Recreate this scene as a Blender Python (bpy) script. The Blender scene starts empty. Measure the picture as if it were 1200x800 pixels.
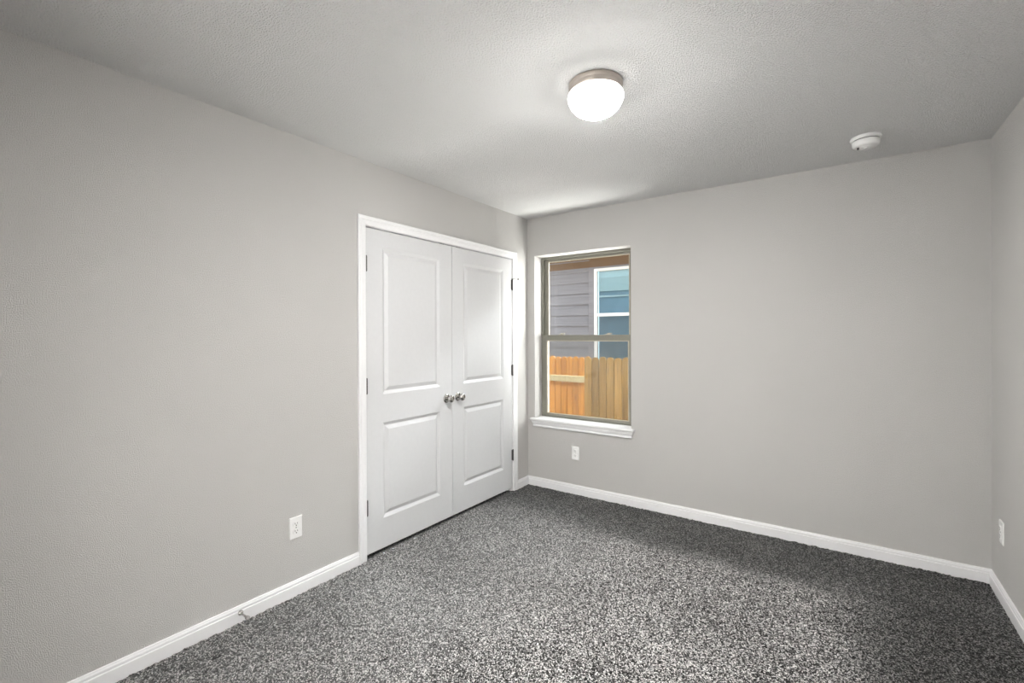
import bpy, bmesh, math, random
import numpy as np
from mathutils import Matrix, Vector

sc = bpy.context.scene
col = sc.collection
random.seed(4)
PI = math.pi

# ------------------------------------------------------------------ camera, sky, sun, lights, exposure
W, H = 3.046, 2.44              # room width (10 ft), ceiling height (8 ft); back wall is Y = 0, left wall X = 0
YF = -3.72                      # front wall, just behind the camera
LAMP_POWER = 660.0              # peak radiance low on the lit glass bowl, shaped to spare the ceiling
SKY = 2.8
SUN = 22.0
HALL = 375.0
YARD_LOW, YARD_HIGH, YARD_SIDE = 600.0, 520.0, 340.0   # added unseen fill lamps standing in for daylight from ground, sky slot and street end

def set_camera():
    f, yaw, pitch, roll = 549.25, 0.6153, -0.0024, -0.0038
    s, c = math.sin(yaw), math.cos(yaw)
    F = Vector((-s, c, 0)); R = Vector((c, s, 0)); U = Vector((0, 0, 1))
    F2 = math.cos(pitch) * F + math.sin(pitch) * U
    U2 = math.cos(pitch) * U - math.sin(pitch) * F
    R3 = math.cos(roll) * R + math.sin(roll) * U2
    U3 = math.cos(roll) * U2 - math.sin(roll) * R
    m = Matrix.Identity(4)
    for i in range(3):
        m[i][0], m[i][1], m[i][2] = R3[i], U3[i], -F2[i]
    m.translation = Vector((2.381, -3.621, 1.3748))
    cd = bpy.data.cameras.new('camera')
    cd.sensor_width = 36; cd.sensor_fit = 'HORIZONTAL'
    cd.lens = 36 * f / 1200
    cd.shift_y = -6.5 / 1200
    cd.clip_start = 0.01
    cam = bpy.data.objects.new('camera', cd)
    cam.matrix_world = m
    col.objects.link(cam); sc.camera = cam
set_camera()

sc.view_settings.view_transform = 'Standard'
sc.view_settings.look = 'None'
sc.view_settings.gamma = 1
sc.view_settings.use_curve_mapping = False
sc.view_settings.exposure = 0.0
sc.cycles.transparent_max_bounces = 32        # several panes and screens stand behind one another

wd = bpy.data.worlds.new('sky'); sc.world = wd; wd.use_nodes = True
bg = wd.node_tree.nodes['Background']
bg.inputs['Color'].default_value = (0.86, 0.93, 1.0, 1)
bg.inputs['Strength'].default_value = SKY

def light(name, kind, energy, color, loc, **kw):
    ld = bpy.data.lights.new(name, kind); ld.energy = energy; ld.color = color
    for k, v in kw.items(): setattr(ld, k, v)
    o = bpy.data.objects.new(name, ld); o.location = loc; col.objects.link(o)
    return o
sun = light('sun', 'SUN', SUN, (1.0, 0.95, 0.86), (4, 2, 6), angle=0.01)
sun.rotation_euler = Vector((0.62, -0.02, 0.80)).to_track_quat('Z', 'Y').to_euler()
# sampling portal in the window opening (gives off nothing itself)
pt = light('window_portal', 'AREA', 1.0, (1, 1, 1), (0.533, 0.168, 1.355), shape='RECTANGLE', size=0.914, size_y=1.474)
pt.rotation_euler = (-PI / 2, 0, 0)
pt.data.cycles.is_portal = True
# added unseen fill lamp in the hall behind the camera
hl = light('hall_fill', 'AREA', HALL, (1.0, 0.985, 0.965), (1.1, -4.25, 1.30), shape='RECTANGLE', size=1.6, size_y=1.4)
hl.rotation_euler = (PI / 2 + .25, 0, PI)        # washes the far hall wall; the doorway passes on the soft glow

yl = light('ground_fill', 'AREA', YARD_LOW, (1.0, 0.98, 0.95), (1.30, 0.80, -0.15), shape='RECTANGLE', size=2.8, size_y=0.9, spread=math.radians(120)); yl.rotation_euler = (PI + .50, 0, 0)  # added lamp below the sill, stands in for sunlit ground bounce
yh = light('sky_fill', 'AREA', YARD_HIGH, (0.95, 0.98, 1.0), (0.9, 1.20, 2.95), shape='RECTANGLE', size=2.0, size_y=0.7); yh.rotation_euler = (-.55, 0, 0)  # added lamp above the window, stands in for brighter sky

ys = light('street_fill', 'AREA', YARD_SIDE, (1.0, 0.99, 0.97), (3.6, 1.75, 1.55), shape='RECTANGLE', size=0.8, size_y=1.6, spread=math.radians(90))  # added lamp beside the yard, brightens the wall strip by the corner
ys.rotation_euler = (PI / 2, 0, PI / 2 + .42)

# ------------------------------------------------------------------ helpers
def mesh_obj(name, bm, mat, parent=None, smooth=False, recalc=True):
    if recalc: bmesh.ops.recalc_face_normals(bm, faces=bm.faces[:])
    me = bpy.data.meshes.new(name); bm.to_mesh(me); bm.free()
    if smooth:
        for p in me.polygons: p.use_smooth = True
    o = bpy.data.objects.new(name, me); col.objects.link(o)
    if mat: me.materials.append(mat)
    if parent: o.parent = parent
    return o
def tag(o, label=None, cat=None, kind=None, group=None):
    if label: o['label'] = label
    if cat: o['category'] = cat
    if kind: o['kind'] = kind
    if group: o['group'] = group
    return o
def empty(name, loc, label, cat, rot=(0, 0, 0), group=None):
    o = bpy.data.objects.new(name, None); o.location = loc; o.rotation_euler = rot; o.empty_display_size = .05
    col.objects.link(o)
    return tag(o, label, cat, None, group)
def NB(): return bmesh.new()
def add_box(bm, x0, x1, y0, y1, z0, z1, bevel=0.0, seg=2):
    r = bmesh.ops.create_cube(bm, size=1, matrix=Matrix.Translation(((x0 + x1) / 2, (y0 + y1) / 2, (z0 + z1) / 2)) @
                              Matrix.Diagonal((abs(x1 - x0), abs(y1 - y0), abs(z1 - z0), 1)))
    if bevel:
        es = list({e for v in r['verts'] for e in v.link_edges})
        bmesh.ops.bevel(bm, geom=es, offset=bevel, segments=seg, affect='EDGES', profile=.5)
    return bm
def box(x0, x1, y0, y1, z0, z1, bevel=0.0): return add_box(NB(), x0, x1, y0, y1, z0, z1, bevel)
def add_lathe(bm, prof, n=48, m=Matrix.Identity(4), close=True):
    """prof: (radius, height) pairs turned about the local Z axis."""
    rings = []
    for r, z in prof:
        if r < 1e-6:
            rings.append([bm.verts.new(m @ Vector((0, 0, z)))])
        else:
            rings.append([bm.verts.new(m @ Vector((r * math.cos(2 * PI * i / n), r * math.sin(2 * PI * i / n), z))) for i in range(n)])
    for a, b in zip(rings, rings[1:]):
        for i in range(n):
            j = (i + 1) % n
            if len(a) == 1 and len(b) == 1: continue
            if len(a) == 1: bm.faces.new((a[0], b[i], b[j]))
            elif len(b) == 1: bm.faces.new((a[i], a[j], b[0]))
            else: bm.faces.new((a[i], a[j], b[j], b[i]))
    if close:
        for r in (rings[0], rings[-1]):
            if len(r) > 1: bm.faces.new(r)
    return bm
def add_sweep(bm, rings, cap=True):
    """rings: lists of points of equal length, each a closed section."""
    vs = [[bm.verts.new(p) for p in r] for r in rings]
    n = len(vs[0])
    for a, b in zip(vs, vs[1:]):
        for i in range(n):
            j = (i + 1) % n
            bm.faces.new((a[i], a[j], b[j], b[i]))
    if cap:
        bm.faces.new(vs[0]); bm.faces.new(vs[-1])
    return bm
TO_X = Matrix.Rotation(PI / 2, 4, 'Y')       # local Z -> +X
def T(x, y, z): return Matrix.Translation((x, y, z))

# ------------------------------------------------------------------ materials
class NT:
    def __init__(s, name):
        s.m = bpy.data.materials.new(name); s.m.use_nodes = True
        s.t = s.m.node_tree; s.t.nodes.clear()
        s.out = s.n('ShaderNodeOutputMaterial')
    def n(s, kind, **kw):
        nd = s.t.nodes.new(kind)
        for k, v in kw.items():
            if k in nd.inputs: nd.inputs[k].default_value = v
            else: setattr(nd, k, v)
        return nd
    def l(s, a, b): s.t.links.new(a, b)
    def noise(s, scale, detail=3, rough=.5, vec=None, dim='3D'):
        nd = s.n('ShaderNodeTexNoise'); nd.inputs['Scale'].default_value = scale
        nd.inputs['Detail'].default_value = detail; nd.inputs['Roughness'].default_value = rough
        if vec is not None: s.l(vec, nd.inputs['Vector'])
        return nd
    def ramp(s, fac, stops, interp='LINEAR'):
        r = s.n('ShaderNodeValToRGB'); r.color_ramp.interpolation = interp
        e = r.color_ramp.elements
        while len(e) < len(stops): e.new(.5)
        for k, (p, c) in enumerate(stops):
            e[k].position = p; e[k].color = (*c, 1) if len(c) == 3 else c
        s.l(fac, r.inputs['Fac']); return r
    def pos(s): return s.n('ShaderNodeNewGeometry').outputs['Position']
    def obj(s): return s.n('ShaderNodeTexCoord').outputs['Object']
    def bsdf(s, color=(.8, .8, .8), rough=.5, metal=0.0, spec=.5):
        b = s.n('ShaderNodeBsdfPrincipled')
        b.inputs['Base Color'].default_value = (*color, 1); b.inputs['Roughness'].default_value = rough
        b.inputs['Metallic'].default_value = metal; b.inputs['Specular IOR Level'].default_value = spec
        s.l(b.outputs[0], s.out.inputs['Surface']); return b
    def bump(s, b, h, strength, dist):
        k = s.n('ShaderNodeBump'); k.inputs['Strength'].default_value = strength; k.inputs['Distance'].default_value = dist
        s.l(h, k.inputs['Height']); s.l(k.outputs[0], b.inputs['Normal']); return k

def textured_paint(name, color, scale, dist, rough=.75, lo=.40, hi=.62):
    t = NT(name); b = t.bsdf(color, rough, spec=.25)
    p = t.pos(); a = t.noise(scale, 2, .5, p); r = t.ramp(a.outputs['Fac'], [(lo, (0, 0, 0)), (hi, (1, 1, 1))], 'EASE')
    v = t.noise(1.3, 2, .5, p)
    mx = t.n('ShaderNodeMix', data_type='RGBA', blend_type='MULTIPLY'); mx.inputs[0].default_value = 1
    mx.inputs[6].default_value = (*color, 1)
    vr = t.ramp(v.outputs['Fac'], [(.3, (.97, .97, .97)), (.7, (1, 1, 1))])
    t.l(vr.outputs[0], mx.inputs[7]); t.l(mx.outputs[2], b.inputs['Base Color'])
    t.bump(b, r.outputs[0], 1.0, dist); return t.m
def plain(name, color, rough=.5, metal=0.0, spec=.5, var=.03, scale=40, bump=0.0):
    t = NT(name); b = t.bsdf(color, rough, metal, spec); nz = t.noise(scale, 3, .5, t.obj())
    lo = tuple(c * (1 - var) for c in color); hi = tuple(min(1, c * (1 + var)) for c in color)
    r = t.ramp(nz.outputs['Fac'], [(.3, lo), (.7, hi)]); t.l(r.outputs[0], b.inputs['Base Color'])
    if bump: t.bump(b, nz.outputs['Fac'], 1, bump)
    return t.m

M_wall = textured_paint('warm_grey_wall_paint', (.695, .682, .666), 290, .0026)
M_ceil = textured_paint('white_ceiling_texture', (.83, .83, .828), 150, .0048, .85)
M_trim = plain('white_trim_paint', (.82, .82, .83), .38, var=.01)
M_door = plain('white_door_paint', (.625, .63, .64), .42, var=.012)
M_plastic = plain('white_plastic', (.84, .84, .83), .35, var=.01)
M_slot = plain('dark_slot', (.02, .02, .02), .6)
M_nickel = plain('satin_nickel', (.50, .49, .47), .18, 1.0, var=.04)
M_hinge = plain('dark_nickel', (.13, .125, .12), .36, 1.0, var=.05)
M_brushed = plain('brushed_nickel_lamp_pan', (.50, .45, .41), .45, 0.7, var=.06, scale=25)
M_rubber = plain('grey_rubber', (.30, .29, .28), .8)
M_tan = plain('tan_vinyl_window', (.185, .18, .15), .45, var=.03)
M_bead = plain('pale_glazing_bead', (.38, .35, .28), .5)
M_dark = plain('closet_shade_tone', (.08, .08, .08), .9)  # near-black tone, puts the shade of the door gaps into the colour

def carpet_mat():
    t = NT('grey_flecked_carpet'); b = t.bsdf((.2, .2, .2), .95, spec=.05)
    p = t.pos()
    def math_(op, a, c=None, d=None):
        m = t.n('ShaderNodeMath', operation=op)
        for i, v in enumerate((a, c, d)):
            if v is None: continue
            if isinstance(v, (int, float)): m.inputs[i].default_value = v
            else: t.l(v, m.inputs[i])
        return m.outputs[0]
    def step(v, a, c):
        m = t.n('ShaderNodeMapRange', interpolation_type='SMOOTHSTEP')
        m.inputs['From Min'].default_value = a; m.inputs['From Max'].default_value = c; t.l(v, m.inputs['Value']); return m.outputs[0]
    # yarn flecks
    vo = t.n('ShaderNodeTexVoronoi'); vo.inputs['Scale'].default_value = 225; t.l(p, vo.inputs['Vector'])
    sep = t.n('ShaderNodeSeparateColor'); t.l(vo.outputs['Color'], sep.inputs[0])
    nz = t.noise(300, 2, .6, p)
    big = t.noise(2.2, 3, .6, p)
    v = math_('MULTIPLY_ADD', nz.outputs['Fac'], .5, sep.outputs[0])
    v = math_('MULTIPLY_ADD', big.outputs['Fac'], .30, v)
    mr = t.n('ShaderNodeMapRange'); mr.inputs['From Max'].default_value = 1.30; mr.inputs['From Min'].default_value = .44
    t.l(v, mr.inputs['Value'])
    r = t.ramp(mr.outputs[0], [(.0, (.006, .006, .0057)), (.36, (.018, .0178, .0173)), (.60, (.10, .099, .097)), (.82, (.38, .377, .372)), (1.0, (.76, .755, .745))])
    t.l(r.outputs[0], b.inputs['Base Color'])
    b.inputs['Sheen Weight'].default_value = .2; b.inputs['Sheen Roughness'].default_value = .4
    # shade put into the pile normals: tilted to darken back, sides and near floor
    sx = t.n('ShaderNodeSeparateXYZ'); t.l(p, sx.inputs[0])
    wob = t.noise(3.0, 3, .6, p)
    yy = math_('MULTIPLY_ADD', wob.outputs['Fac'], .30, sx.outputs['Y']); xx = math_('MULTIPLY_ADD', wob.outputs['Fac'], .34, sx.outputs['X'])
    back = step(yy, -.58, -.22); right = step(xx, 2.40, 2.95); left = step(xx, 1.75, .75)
    cmb = t.n('ShaderNodeCombineXYZ'); t.l(math_('MULTIPLY_ADD', left, -1.2, math_('MULTIPLY', right, SHADE_TILT)), cmb.inputs[0]); near = step(yy, -1.45, -2.5)
    t.l(math_('MULTIPLY_ADD', near, -.75, math_('MULTIPLY', back, SHADE_TILT)), cmb.inputs[1])
    g = t.n('ShaderNodeNewGeometry')
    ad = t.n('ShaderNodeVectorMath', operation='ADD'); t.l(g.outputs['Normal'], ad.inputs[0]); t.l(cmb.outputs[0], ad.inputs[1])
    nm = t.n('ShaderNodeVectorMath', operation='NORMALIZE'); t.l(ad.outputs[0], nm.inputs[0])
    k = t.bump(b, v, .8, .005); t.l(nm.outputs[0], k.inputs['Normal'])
    return t.m
SHADE_TILT = 3.2
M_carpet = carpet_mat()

def wood_mat(name, c_lo, c_mid, c_hi):
    t = NT(name); b = t.bsdf(c_mid, .75, spec=.2)
    o = t.obj(); rnd = t.n('ShaderNodeObjectInfo').outputs['Random']
    cmb = t.n('ShaderNodeCombineXYZ'); mu = t.n('ShaderNodeMath', operation='MULTIPLY'); mu.inputs[1].default_value = 37.
    t.l(rnd, mu.inputs[0]); t.l(mu.outputs[0], cmb.inputs[0]); t.l(mu.outputs[0], cmb.inputs[2])
    va = t.n('ShaderNodeVectorMath', operation='ADD'); t.l(o, va.inputs[0]); t.l(cmb.outputs[0], va.inputs[1])
    mp = t.n('ShaderNodeMapping'); mp.inputs['Scale'].default_value = (38, 38, 1.6); t.l(va.outputs[0], mp.inputs['Vector'])
    g = t.noise(1, 4, .6, mp.outputs[0])
    r = t.ramp(g.outputs['Fac'], [(.3, c_lo), (.5, c_mid), (.72, c_hi)])
    # knots
    mk = t.n('ShaderNodeMapping'); mk.inputs['Scale'].default_value = (9, 9, 2.6); t.l(va.outputs[0], mk.inputs['Vector'])
    kn = t.n('ShaderNodeTexVoronoi'); kn.inputs['Scale'].default_value = 1; t.l(mk.outputs[0], kn.inputs['Vector'])
    kr = t.ramp(kn.outputs['Distance'], [(.05, (.42, .30, .22)), (.16, (1, 1, 1))])
    mx = t.n('ShaderNodeMix', data_type='RGBA', blend_type='MULTIPLY'); mx.inputs[0].default_value = 1
    t.l(r.outputs[0], mx.inputs[6]); t.l(kr.outputs[0], mx.inputs[7])
    hs = t.n('ShaderNodeHueSaturation'); mr = t.n('ShaderNodeMapRange'); mr.inputs['To Min'].default_value = .8; mr.inputs['To Max'].default_value = 1.2
    t.l(rnd, mr.inputs['Value']); t.l(mr.outputs[0], hs.inputs['Value']); t.l(mx.outputs[2], hs.inputs['Color'])
    t.l(hs.outputs[0], b.inputs['Base Color']); t.bump(b, g.outputs['Fac'], .4, .002)
    return t.m
M_orange_wood = wood_mat('orange_fence_wood', (.25, .095, .015), (.38, .165, .028), (.50, .245, .050))  # brighter orange tone for the left fence section
M_brown_wood = wood_mat('brown_fence_wood', (.095, .055, .015), (.165, .098, .026), (.225, .145, .045))  # duller brown tone for the right fence section
M_rail = wood_mat('treated_rail', (.30, .25, .13), (.38, .32, .18), (.44, .38, .23))

def siding_mat():
    t = NT('grey_lap_siding'); b = t.bsdf((.33, .33, .36), .7, spec=.2)
    mp = t.n('ShaderNodeMapping'); mp.inputs['Scale'].default_value = (1.5, 1.5, 60); t.l(t.pos(), mp.inputs['Vector'])
    g = t.noise(1, 3, .55, mp.outputs[0])
    r = t.ramp(g.outputs['Fac'], [(.3, (.20, .197, .215)), (.7, (.25, .246, .265))]); t.l(r.outputs[0], b.inputs['Base Color'])
    t.bump(b, g.outputs['Fac'], .5, .002); return t.m
M_siding = siding_mat()
M_soffit_tint = plain('brown_soffit_and_tint', (.15, .09, .045), .7, var=.08, scale=8)  # also colours the band that paints warm bounce on the siding
M_extwhite = plain('white_vinyl', (.80, .81, .80), .45)
M_shingle = plain('roof_shingle', (.12, .11, .10), .9, var=.2, scale=30)
M_ground = plain('dry_soil', (.42, .37, .29), .95, var=.2, scale=6, bump=.02)
M_absorber = plain('dark_bounce_absorber', (.08, .06, .05), .9, var=.25, scale=14)  # kept dark to swallow light bounced off this unseen skin
M_blind = plain('pale_blind', (.88, .90, .88), .6)
M_backing = plain('blue_grey_backing', (.44, .55, .66), .8, var=.06, scale=5)

def glass_mat(name, tint, gloss):
    t = NT(name)
    tr = t.n('ShaderNodeBsdfTransparent'); tr.inputs[0].default_value = (*tint, 1)
    gl = t.n('ShaderNodeBsdfGlossy'); gl.inputs['Roughness'].default_value = .02
    lw = t.n('ShaderNodeFresnel'); lw.inputs['IOR'].default_value = 1.45
    mu = t.n('ShaderNodeMath', operation='MULTIPLY'); mu.inputs[1].default_value = gloss; t.l(lw.outputs[0], mu.inputs[0])
    mx = t.n('ShaderNodeMixShader'); t.l(mu.outputs[0], mx.inputs[0]); t.l(tr.outputs[0], mx.inputs[1]); t.l(gl.outputs[0], mx.inputs[2])
    t.l(mx.outputs[0], t.out.inputs['Surface']); return t.m
M_glass = glass_mat('clear_window_glass', (.97, .98, .97), .8)
M_glass2 = glass_mat('blue_tinted_glass', (.84, .94, .97), 1.0)
def screen_mat(name='insect_mesh', lo=.18, hi=.24):
    t = NT(name); tr = t.n('ShaderNodeBsdfTransparent'); d = t.n('ShaderNodeBsdfDiffuse'); d.inputs[0].default_value = (.10, .10, .10, 1)
    nz = t.noise(900, 0, .5, t.pos()); r = t.ramp(nz.outputs['Fac'], [(.4, (lo, lo, lo)), (.6, (hi, hi, hi))])
    mx = t.n('ShaderNodeMixShader'); t.l(r.outputs[0], mx.inputs[0]); t.l(tr.outputs[0], mx.inputs[1]); t.l(d.outputs[0], mx.inputs[2])
    t.l(mx.outputs[0], t.out.inputs['Surface']); return t.m
M_screen = screen_mat(); M_screen2 = screen_mat('dense_insect_mesh', .08, .12)
def bowl_mat():
    t = NT('lit_frosted_glass'); b = t.bsdf((.9, .88, .84), .3)
    sx = t.n('ShaderNodeSeparateXYZ'); t.l(t.obj(), sx.inputs[0])
    mr = t.n('ShaderNodeMapRange', interpolation_type='SMOOTHSTEP')        # glow set low on the bowl to limit the halo on the ceiling
    mr.inputs['From Min'].default_value = -.092; mr.inputs['From Max'].default_value = -.134
    t.l(sx.outputs['Z'], mr.inputs['Value'])
    pw = t.n('ShaderNodeMath', operation='MULTIPLY_ADD'); pw.inputs[1].default_value = LAMP_POWER; pw.inputs[2].default_value = 8.0
    t.l(mr.outputs[0], pw.inputs[0])
    b.inputs['Emission Color'].default_value = (1, .985, .955, 1)
    t.l(pw.outputs[0], b.inputs['Emission Strength'])
    return t.m
M_bowl = bowl_mat()

# ------------------------------------------------------------------ room shell
DY0, DY1, DZ = -1.808, -0.240, 2.052          # closet opening in the left wall
WX0, WX1, WZ0, WZ1 = 0.076, 0.990, 0.618, 2.092  # window opening in the back wall
def struct(name, bm, mat, label, **kw):
    return tag(mesh_obj(name, bm, mat, **kw), label, None, 'structure')
bm = NB()
add_box(bm, -.12, 0, YF - .12, DY0, -.05, H); add_box(bm, -.12, 0, DY1, .17, -.05, H); add_box(bm, -.12, 0, DY0, DY1, DZ, H)
struct('wall_left', bm, M_wall, 'warm grey textured wall holding the white double closet doors')
bm = NB()
add_box(bm, 0, WX0, 0, .17, -.05, H); add_box(bm, WX1, W, 0, .17, -.05, H)
add_box(bm, WX0, WX1, 0, .17, -.05, WZ0 - .03); add_box(bm, WX0, WX1, 0, .17, WZ1, H)
struct('wall_back', bm, M_wall, 'warm grey textured wall with the single window')
struct('wall_right', box(W, W + .12, YF - .12, .17, -.05, H), M_wall, 'narrow strip of grey wall beyond the bare corner')
bm = NB()                                     # front wall behind the viewer, with its wide open doorway
add_box(bm, 0, .60, YF - .12, YF, -.05, H); add_box(bm, 2.10, W, YF - .12, YF, -.05, H); add_box(bm, .60, 2.10, YF - .12, YF, 2.05, H)
struct('wall_front', bm, M_wall, 'grey wall with the open doorway behind the viewer')
struct('ceiling', box(-.75, 3.6, -5.3, .17, H, H + .1), M_ceil, 'white knockdown textured ceiling')
bm = NB()                                     # hall beyond the doorway
add_box(bm, -.3, 2.6, -5.32, -5.2, -.05, H); add_box(bm, -.42, -.3, -5.32, YF - .12, -.05, H); add_box(bm, 2.6, 2.72, -5.32, YF - .12, -.05, H)
struct('wall_hall', bm, M_wall, 'grey hall walls behind the viewer')
bm = NB()
add_box(bm, -.75, -.70, -2.0, 0, -.05, H); add_box(bm, -.70, -.12, -2.05, -2.0, -.05, H); add_box(bm, -.70, -.12, -.05, 0, -.05, H)
struct('wall_closet', bm, M_dark, 'closet walls behind the double doors')

def carpet_floor():
    rng = np.random.default_rng(3)
    st = .008
    xs = np.arange(0, W + st, st); ys = np.arange(YF, st, st)
    nx, ny = len(xs), len(ys)
    h = rng.uniform(-1, 1, (ny, nx))
    h2 = (h + np.roll(h, 1, 0) + np.roll(h, 1, 1) + np.roll(h, -1, 0)) / 4
    z = .6 * h2 + .4 * h
    z = z * .0065 - .0015
    jx = rng.uniform(-.003, .003, (ny, nx)); jy = rng.uniform(-.003, .003, (ny, nx))
    X, Y = np.meshgrid(xs, ys)
    co = np.stack([np.clip(X + jx, -.002, W + .002), np.clip(Y + jy, YF - .002, .002), z], -1).reshape(-1, 3)
    i = np.arange(nx * ny).reshape(ny, nx)
    q = np.stack([i[:-1, :-1], i[:-1, 1:], i[1:, 1:], i[1:, :-1]], -1).reshape(-1, 4)
    ex = [((-.75, -2.05), (0.0, 0.0)), ((-.42, -5.32), (2.72, YF))]
    extra, fe = [], []
    for (a, b), (c, d) in ex:
        k = len(co) + len(extra)
        extra += [(a, b, -.003), (c, b, -.003), (c, d, -.003), (a, d, -.003)]; fe.append((k, k + 1, k + 2, k + 3))
    co = np.concatenate([co, np.array(extra)]); q = np.concatenate([q, np.array(fe)])
    me = bpy.data.meshes.new('floor')
    me.vertices.add(len(co)); me.vertices.foreach_set('co', co.ravel())
    me.loops.add(q.size); me.loops.foreach_set('vertex_index', q.ravel().astype(np.int32))
    me.polygons.add(len(q)); me.polygons.foreach_set('loop_start', np.arange(0, q.size, 4, dtype=np.int32))
    me.polygons.foreach_set('use_smooth', np.ones(len(q), dtype=bool))
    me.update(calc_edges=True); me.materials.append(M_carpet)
    o = bpy.data.objects.new('floor', me); col.objects.link(o)
    tag(o, 'grey flecked cut pile carpet covering the whole floor', None, 'structure')
carpet_floor()

# baseboards: moulded profile (thickness, height)
BP = [(0, -.012), (.0135, -.012), (.0135, .050), (.0125, .053), (.0085, .0545), (.0085, .0575), (.0115, .059), (.011, .066), (.008, .071), (.0065, .076), (0, .077)]
def baseboard(name, a, b, nrm, label, mitre=(0, 0)):
    """straight run from a to b (xy) against the wall, nrm points into the room; mitre +1 shortens an inside corner."""
    a, b, nrm = Vector((*a, 0)), Vector((*b, 0)), Vector((*nrm, 0)); d = (b - a).normalized()
    rings = []
    for p, s, k in ((a, 1, mitre[0]), (b, -1, mitre[1])):
        rings.append([p + nrm * t + d * (s * k * t) + Vector((0, 0, z)) for t, z in BP])
    struct(name, add_sweep(NB(), rings), M_trim, label)
CW = .057
baseboard('baseboard_left', (0, YF), (0, DY0 - CW + .006), (1, 0), 'long white baseboard running up to the closet casing', (1, 0))
baseboard('baseboard_left.001', (0, DY1 + CW - .006), (0, 0), (1, 0), 'short white baseboard between closet casing and corner', (0, 1))
baseboard('baseboard_back', (0, 0), (W, 0), (0, -1), 'white baseboard under the window wall', (1, 1))
baseboard('baseboard_right', (W, 0), (W, YF), (-1, 0), 'white baseboard along the right wall', (1, 1))
baseboard('baseboard_front', (0, YF), (.60, YF), (0, 1), 'white baseboard behind the viewer', (1, 0))

# closet casing: profile (distance from opening, thickness)
CP = [(0, 0), (0, .009), (.006, .0105), (.020, .0115), (.026, .0135), (.032, .0135), (.036, .011), (.041, .0145), (.053, .0165), (CW, .0145), (CW, 0)]
i0, i1, iz = DY0 + .005, DY1 - .005, DZ - .006
rings = []
for (y, z, oy, oz) in ((i0, -.012, -1, 0), (i0, iz, -1, 1), (i1, iz, 1, 1), (i1, -.012, 1, 0)):
    rings.append([Vector((t, y + oy * w, z + oz * w)) for w, t in CP])
struct('trim_1', add_sweep(NB(), rings), M_trim, 'white moulded casing around the closet doors')
bm = NB()
add_box(bm, -.12, -.0005, DY0, DY0 + .009, -.012, DZ); add_box(bm, -.12, -.0005, DY1 - .009, DY1, -.012, DZ); add_box(bm, -.12, -.0005, DY0 + .009, DY1 - .009, DZ - .009, DZ)
add_box(bm, -.060, -.046, DY0 + .009, DY0 + .020, -.012, DZ); add_box(bm, -.060, -.046, DY1 - .020, DY1 - .009, -.012, DZ); add_box(bm, -.060, -.046, DY0 + .02, DY1 - .02, DZ - .020, DZ)
struct('trim_2', bm, M_trim, 'white jamb lining the closet opening')

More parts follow.
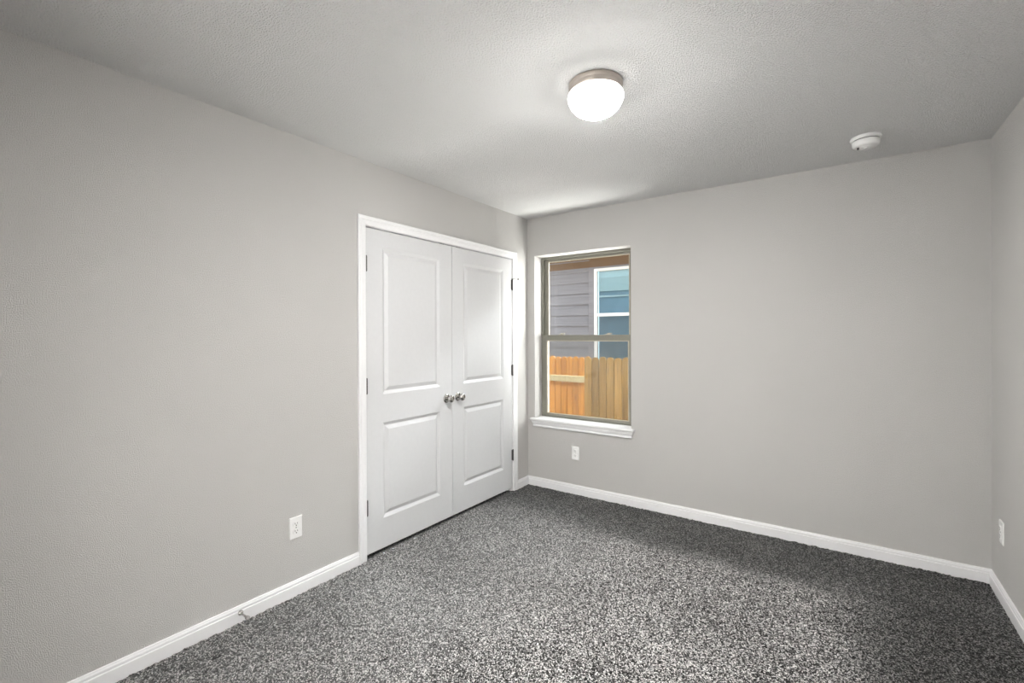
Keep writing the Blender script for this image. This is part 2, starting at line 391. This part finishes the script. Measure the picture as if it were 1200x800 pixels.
# ------------------------------------------------------------------ closet doors
YC = (DY0 + DY1) / 2
def door_leaf(name, y0, y1, hinge_side, label):
    zb, zt, xf, xb = .028, DZ - .0155, -.003, -.038
    root = tag(bpy.data.objects.new(name, None), label, 'door', 'structure')
    root.empty_display_size = .1; root.location = (0, (y0 + y1) / 2, 0); col.objects.link(root)
    oy = (y0 + y1) / 2
    bm = NB()
    def quad(ya, yb, za, zb_, x=xf):
        vs = [bm.verts.new((x, y - oy, z)) for y, z in ((ya, za), (yb, za), (yb, zb_), (ya, zb_))]; bm.faces.new(vs)
    pa, pb = y0 + .127, y1 - .127
    P = [(.216, .822), (1.001, 1.928)]
    quad(y0, pa, zb, zt); quad(pb, y1, zb, zt)
    quad(pa, pb, zb, P[0][0]); quad(pa, pb, P[0][1], P[1][0]); quad(pa, pb, P[1][1], zt)
    for za, zc in P:
        prev = None
        for ins, dep in ((0, 0), (.003, -.0015), (.019, -.0105), (.023, -.0108), (.044, -.0025), (.047, -.0012)):
            ring = [bm.verts.new((xf + dep, y - oy, z)) for y, z in ((pa + ins, za + ins), (pb - ins, za + ins), (pb - ins, zc - ins), (pa + ins, zc - ins))]
            if prev:
                for i in range(4): bm.faces.new((prev[i], prev[(i + 1) % 4], ring[(i + 1) % 4], ring[i]))
            prev = ring
        bm.faces.new(prev)
    # edges and back
    quad(y0, y1, zb, zt, xb)
    for (ya, za, yb, zc) in ((y0, zb, y1, zb), (y1, zb, y1, zt), (y1, zt, y0, zt), (y0, zt, y0, zb)):
        bm.faces.new([bm.verts.new((x, y - oy, z)) for x, y, z in ((xf, ya, za), (xf, yb, zc), (xb, yb, zc), (xb, ya, za))])
    bmesh.ops.remove_doubles(bm, verts=bm.verts[:], dist=1e-5)
    mesh_obj('door_panel', bm, M_door, root)
    yh = (y0 - .0015 if hinge_side < 0 else y1 + .0015) - oy
    for z in (1.815, 1.064, .318):
        bm = NB()
        m = T(.0045, yh, z)
        prof = [(.0035, -.050), (.0055, -.048), (.0055, -.0455)]
        for k in range(5):
            a = -.0445 + k * .0178
            prof += [(.0064, a), (.0064, a + .0166), (.0054, a + .0168), (.0054, a + .0176)]
        prof += [(.0055, .0455), (.0055, .048), (.0035, .050)]
        add_lathe(bm, prof, 20, m)
        add_box(bm, -.0032, -.0018, yh, yh - hinge_side * .012, z - .0445, z + .0445)
        add_box(bm, -.0032, .0004, yh - .001, yh + .001, z - .0445, z + .0445)
        hg = mesh_obj('hinge', bm, M_hinge, root)
        tag(hg, 'satin metal hinge with a round barrel')
        if hinge_side > 0 and z > 1.5:            # hinge-pin stop on the top hinge
            bm = NB()
            add_lathe(bm, [(.008, 0), (.008, .004)], 16, T(.0045, yh, z + .0485))
            add_lathe(bm, [(.0028, 0), (.0028, .050)], 12, T(.0045, yh, z + .0505) @ Matrix.Rotation(math.radians(52), 4, 'Z') @ TO_X)
            add_lathe(bm, [(.0055, .048), (.006, .052), (.006, .058), (.004, .060)], 16, T(.0045, yh, z + .0505) @ Matrix.Rotation(math.radians(52), 4, 'Z') @ TO_X)
            mesh_obj('hinge_pin_stop', bm, M_hinge, hg, True)
    # knob on the meeting stile
    yk = (y1 - .060 if hinge_side < 0 else y0 + .060) - oy
    m = T(xf, yk, .909) @ TO_X
    kn = mesh_obj('knob', add_lathe(NB(), [(.012, .007), (.0115, .026), (.013, .030), (.021, .034), (.0262, .041), (.0272, .048), (.0255, .055), (.019, .0605), (.010, .063), (0, .0635)], 40, m, False), M_nickel, root, True)
    tag(kn, 'round satin nickel knob')
    mesh_obj('rose', add_lathe(NB(), [(.0325, 0), (.0325, .003), (.030, .006), (.022, .0085), (.013, .0095), (0, .0095)], 40, m, False), M_nickel, kn, True)
    # roller catch let into the head
    yc = (y1 - .10 if hinge_side < 0 else y0 + .075) - oy
    mesh_obj('roller_catch', box(-.030, -.004, yc - .022, yc + .022, zt - .003, zt + .0035, .001), M_hinge, root)
    return root
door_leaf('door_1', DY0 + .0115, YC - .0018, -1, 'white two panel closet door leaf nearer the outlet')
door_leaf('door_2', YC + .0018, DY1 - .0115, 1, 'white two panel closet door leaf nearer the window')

# ------------------------------------------------------------------ window
win = tag(bpy.data.objects.new('window_1', None), 'tan framed single hung window looking onto a fence', 'window', 'structure')
win.location = (0, 0, 0); col.objects.link(win)
def frame_rect(bm, x0, x1, z0, z1, y0, y1, l, r, b, t, bev=.002):
    add_box(bm, x0, x0 + l, y0, y1, z0, z1, bev); add_box(bm, x1 - r, x1, y0, y1, z0, z1, bev)
    add_box(bm, x0 + l - .001, x1 - r + .001, y0, y1, z0, z0 + b, bev); add_box(bm, x0 + l - .001, x1 - r + .001, y0, y1, z1 - t, z1, bev)
    return bm
FY = .112
bm = frame_rect(NB(), WX0, WX1, WZ0 - .004, WZ1, FY + .006, .170, .024, .024, .020, .022)
mesh_obj('window_frame', bm, M_tan, win)
# upper sash (outer track)
up = mesh_obj('upper_sash', frame_rect(NB(), WX0 + .020, WX1 - .020, 1.318, WZ1 - .018, .142, .164, .042, .042, .045, .026), M_tan, win)
mesh_obj('glazing_bead', frame_rect(NB(), WX0 + .060, WX1 - .060, 1.361, WZ1 - .042, .139, .146, .010, .010, .008, .008, .001), M_bead, up)
mesh_obj('pane', box(WX0 + .058, WX1 - .058, .150, .154, 1.355, WZ1 - .040), M_glass, up)
# lower sash (inner track)
lo = mesh_obj('lower_sash', frame_rect(NB(), WX0 + .016, WX1 - .016, WZ0 + .012, 1.372, FY, .138, .046, .046, .024, .052), M_tan, win)
mesh_obj('glazing_bead', frame_rect(NB(), WX0 + .059, WX1 - .059, WZ0 + .033, 1.323, FY - .002, .118, .010, .010, .007, .007, .001), M_bead, lo)
mesh_obj('pane', box(WX0 + .058, WX1 - .058, .124, .128, WZ0 + .03, 1.326), M_glass, lo)
for x in (.288, .742):
    bm = NB()
    add_box(bm, x - .030, x + .030, FY + .003, FY + .024, 1.371, 1.377, .002)
    add_lathe(bm, [(.011, 0), (.011, .010), (.007, .013), (0, .013)], 20, T(x, FY + .013, 1.376), False)
    add_box(bm, x - .004, x + .034, FY + .004, FY + .013, 1.381, 1.389, .002)
    tag(mesh_obj('sash_lock', bm, M_bead, lo), 'small cam lock on the meeting rail')
mesh_obj('insect_screen', box(WX0 + .026, WX1 - .026, .1665, .1675, WZ0 + .014, 1.33), M_screen, win)
# sill: stool with horns over a moulded apron
bm = NB(); X0, X1 = .044, 1.022
LV = [(WZ0, .034, 0), (WZ0 - .004, .037, 0), (WZ0 - .016, .037, 0), (WZ0 - .020, .033, .003), (WZ0 - .024, .028, .010), (WZ0 - .040, .024, .014),
      (WZ0 - .056, .016, .022), (WZ0 - .060, .013, .026), (WZ0 - .064, .017, .022), (WZ0 - .074, .017, .022), (WZ0 - .078, .013, .026)]
add_sweep(bm, [[(X0 + i, 0, z), (X0 + i, -p, z), (X1 - i, -p, z), (X1 - i, 0, z)] for z, p, i in LV])
add_box(bm, WX0, WX1, -.002, FY + .004, WZ0 - .03, WZ0)
struct('trim_3', bm, M_trim, 'white moulded sill below the window')

# ------------------------------------------------------------------ ceiling light
lamp = empty('ceiling_light', (1.523, -1.785, H), 'round flush ceiling light with lit white glass bowl and nickel pan', 'ceiling light')
mesh_obj('pan', add_lathe(NB(), [(0, 0), (.111, 0), (.1135, -.003), (.1135, -.017), (.1115, -.019), (.1125, -.022), (.1125, -.038), (.1095, -.042), (.104, -.042), (.100, -.020), (0, -.018)], 72, close=False), M_brushed, lamp, True)
prof = [(.104, -.034), (.111, -.0425), (.1155, -.050), (.1172, -.058), (.1165, -.068), (.1125, -.080), (.105, -.093), (.094, -.106), (.079, -.1185), (.060, -.129), (.038, -.1365), (.018, -.140), (0, -.141)]
mesh_obj('glass_bowl', add_lathe(NB(), prof, 72, close=False), M_bowl, lamp, True)

# ------------------------------------------------------------------ smoke detector
sd = empty('smoke_detector', (2.484, -.425, H), 'round white smoke detector on the ceiling near the back wall', 'smoke detector')
mesh_obj('base_plate', add_lathe(NB(), [(0, 0), (.070, 0), (.071, -.003), (.071, -.013), (.068, -.0165), (0, -.0165)], 56, close=False), M_plastic, sd, True)
mesh_obj('vent_gap', add_lathe(NB(), [(.060, -.0164), (.060, -.0205), (0, -.0205)], 48, close=False), M_slot, sd)
mesh_obj('cover', add_lathe(NB(), [(0, -.0205), (.063, -.0205), (.0635, -.026), (.061, -.041), (.056, -.049), (.045, -.0530), (.030, -.0535), (.028, -.0555), (.012, -.056), (0, -.056)], 56, close=False), M_plastic, sd, True)
bm = NB()
for k in range(7): add_box(bm, -.040, -.030, -.018 + k * .006, -.0155 + k * .006, -.0540, -.0528)
mesh_obj('sounder_grille', bm, M_slot, sd)
tag(mesh_obj('test_button', add_lathe(NB(), [(.010, -.0555), (.010, -.0580), (.008, -.0590), (0, -.0590)], 24, T(.0, .0, 0), False), M_plastic, sd, True), 'round test button')

# ------------------------------------------------------------------ outlets (built facing +X, then turned)
def outlet(loc, rotz, label):
    root = empty('electrical_outlet', loc, label, 'outlet', (0, 0, rotz), 'wall outlets')
    bm = NB(); prev = None
    for hw, hh, x in ((.035, .0572, 0), (.035, .0572, .0025), (.0335, .0557, .0050), (.031, .0532, .0058)):
        r = [(x, -hw, -hh), (x, hw, -hh), (x, hw, hh), (x, -hw, hh)]
        r = [bm.verts.new(p) for p in r]
        if prev:
            for i in range(4): bm.faces.new((prev[i], prev[(i + 1) % 4], r[(i + 1) % 4], r[i]))
        else: bm.faces.new(r)
        prev = r
    bm.faces.new(prev)
    mesh_obj('cover_plate', bm, M_plastic, root)
    for s in (-1, 1):
        bm = NB(); ring0, ring1 = [], []
        for i in range(32):
            a = 2 * PI * i / 32; y = .0172 * math.cos(a); z = max(-.0142, min(.0142, .0172 * math.sin(a)))
            ring0.append((.005, y, z + s * .0195)); ring1.append((.0082, y * .97, z * .97 + s * .0195))
        add_sweep(bm, [ring0, ring1])
        rc = mesh_obj('receptacle', bm, M_plastic, root)
        bm = NB()
        add_box(bm, .0078, .0085, -.0078, -.0052, s * .0195 - .001, s * .0195 + .0075)
        add_box(bm, .0078, .0085, .0052, .0078, s * .0195, s * .0195 + .0070)
        add_lathe(bm, [(.0030, .0078), (.0030, .0085)], 14, T(0, 0, s * .0195 - .0070) @ TO_X)
        tag(mesh_obj('slots', bm, M_slot, rc), 'dark plug slots')
    mesh_obj('screw', add_lathe(NB(), [(.0032, .0056), (.0030, .0068), (0, .0072)], 16, TO_X, False), M_nickel, root, True)
    return root
outlet((0, -2.254, .356), 0, 'white duplex outlet on the left wall beside the closet')
outlet((.490, 0, .350), -PI / 2, 'white duplex outlet below the window sill')
outlet((W, -.203, .350), PI, 'white duplex outlet on the right wall near the corner')

# ------------------------------------------------------------------ door stop on the left baseboard
ds = empty('door_stop', (.0115, -2.540, .044), 'small metal rod door stop screwed to the left baseboard', 'door stop')
mesh_obj('flange', add_lathe(NB(), [(.0125, -.001), (.0125, .003), (.009, .008), (.0055, .012), (0, .012)], 28, TO_X, False), M_nickel, ds, True)
mesh_obj('rod', add_lathe(NB(), [(.0045, .008), (.0045, .066)], 16, TO_X), M_nickel, ds, True)
tag(mesh_obj('rubber_tip', add_lathe(NB(), [(.006, .062), (.0095, .064), (.0095, .075), (.007, .079), (0, .079)], 24, TO_X, False), M_rubber, ds, True), 'grey rubber tip')

# ------------------------------------------------------------------ outdoors: soil strip, fence, neighbouring house
GZ = -.45
struct('ground', box(-12, 12, .17, 9, GZ - .2, GZ), M_ground, 'dry soil strip between the houses')
bm = NB()                                     # added dark skin around the window opening, soaks up light bouncing to the fence
add_box(bm, -3.0, WX0, .172, .26, GZ, 2.75); add_box(bm, WX1, 6.0, .172, .26, GZ, 2.75)
add_box(bm, WX0, WX1, .172, .26, GZ, WZ0 - .02); add_box(bm, WX0, WX1, .172, .26, WZ1 + .005, 2.75)
struct('wall_bounce_absorber', bm, M_absorber, 'added dark outer skin around the window that cuts bounced light')

def picket(x, w, top, y, mat, parent, th=.019):
    n = 12; pts = [(x - w / 2, GZ + .03), (x + w / 2, GZ + .03)]
    sh = top - w * .5                                 # rounded head
    for k in range(n + 1):
        a = PI * k / n
        pts.append((x + w / 2 * math.cos(a), sh + w * .5 * math.sin(a)))
    bm = NB()
    add_sweep(bm, [[(px, y, pz) for px, pz in pts], [(px, y + th, pz) for px, pz in pts]])
    o = mesh_obj('picket', bm, mat, parent)
    return o
fa = empty('picket_fence', (0, 0, 0), 'greyer brown round-topped picket fence section showing its smooth face', 'fence')
pitch = .105; x = -.424 + pitch / 2; k = 0
while x < 1.75:
    picket(x, pitch - random.uniform(.007, .011), 1.082 + random.uniform(-.006, .006), 2.0 + random.uniform(0, .003), M_brown_wood, fa); x += pitch
for z in (.80, -.15): mesh_obj('rail', box(-.424, 1.75, 2.022, 2.060, z - .045, z + .045, .003), M_rail, fa)
fb = empty('picket_fence', (0, 0, 0), 'bright orange round-topped picket fence section with its rail showing', 'fence')
pitch = .098; x = -.60 - pitch / 2
while x > -3.0:
    picket(x, pitch - random.uniform(.006, .010), 1.050 + random.uniform(-.006, .006), 2.56, M_orange_wood, fb); x -= pitch
for z in (.722, -.18): mesh_obj('rail', box(-3.0, -.60, 2.520, 2.558, z - .045, z + .045, .003), M_rail, fb)

for root, base in ((fa, (.663, 2.01, GZ)), (fb, (-1.80, 2.57, GZ))):     # stand each section's origin on its base
    root.location = base
    for c in root.children: c.matrix_parent_inverse = Matrix.Translation([-v for v in base])

hs = empty('house', (0, 3.6, GZ), 'neighbouring house with grey lap siding beyond the fence', 'house')
HY = 3.6
def P(o): o.matrix_parent_inverse = Matrix.Translation((0, -HY, -GZ)); return o
bm = NB(); e = .182; z = 1.520 - 11 * e; secs = []
prof = []
while z < 2.70:
    prof += [(HY - .024, z), (HY - .004, z + e)]
    z += e
prof = [(HY + .15, prof[0][1])] + prof + [(HY + .15, prof[-1][1])]
def siding_run(xa, xb, zlo=None, zhi=None):
    add_sweep(bm, [[(xx, py, pz) for py, pz in prof] for xx in (xa, xb)])
NX0, NX1, NZ0, NZ1 = -1.020, -.110, .78, 2.470          # neighbour's window, outer frame
siding_run(-7, NX0 - .09); siding_run(NX1 + .09, 6)
add_box(bm, NX0 - .09, NX1 + .09, HY - .004, HY + .15, GZ, NZ0 - .02); add_box(bm, NX0 - .09, NX1 + .09, HY - .004, HY + .15, NZ1 + .02, 2.80)
P(mesh_obj('siding', bm, M_siding, hs))
bm = NB()
frame_rect(bm, NX0 - .098, NX1 + .098, NZ0 - .10, NZ1 + .03, HY - .032, HY + .02, .098, .098, .10, .03, .002)
P(tag(mesh_obj('window_trim', bm, M_siding, hs), 'flat grey boards around the window'))
bm = frame_rect(NB(), NX0, NX1, NZ0, NZ1, HY - .034, HY + .03, .050, .050, .05, .045, .003)
add_box(bm, NX0 + .04, NX1 - .04, HY - .028, HY + .02, 1.675, 1.728, .003)
fr = P(tag(mesh_obj('window_frame', bm, M_extwhite, hs), 'white vinyl frame with a thick meeting rail'))
mesh_obj('pane', box(NX0 + .04, NX1 - .04, HY + .000, HY + .004, NZ0 + .04, NZ1 - .04), M_glass2, fr)
mesh_obj('insect_screen', box(NX0 + .045, NX1 - .045, HY - .012, HY - .010, NZ0 + .04, 1.68), M_screen2, fr)
bm = NB(); z = NZ1 - .045
while z > 2.10:
    add_box(bm, NX0 + .052, NX1 - .052, HY + .040, HY + .060, z - .0215, z - .0008); z -= .022
mesh_obj('blind', bm, M_blind, fr)
mesh_obj('blind_rail', box(NX0 + .052, NX1 - .052, HY + .038, HY + .062, 1.995, 2.022, .003), M_blind, fr)
mesh_obj('pane_backing', box(NX0 + .03, NX1 - .03, HY + .10, HY + .11, NZ0, NZ1), M_backing, fr)  # added backing sheet, its blue standing in for reflection in the pane
P(mesh_obj('soffit', box(-7, 6, HY - .50, HY, 2.735, 2.755), M_soffit_tint, hs))
P(mesh_obj('warm_bounce_band', box(-7, 6, HY - .022, HY, 2.500, 2.735, .003), M_soffit_tint, hs))  # added brown band, paints warm bounced light onto the siding top
P(mesh_obj('fascia', box(-7, 6, HY - .52, HY - .50, 2.72, 2.90), M_soffit_tint, hs))
bm = NB()
add_sweep(bm, [[(xx, HY - .56, 2.88), (xx, HY - .56, 2.91), (xx, HY + 4, 4.75), (xx, HY + 4, 4.70)] for xx in (-7.2, 6.2)])
P(mesh_obj('roof', bm, M_shingle, hs))
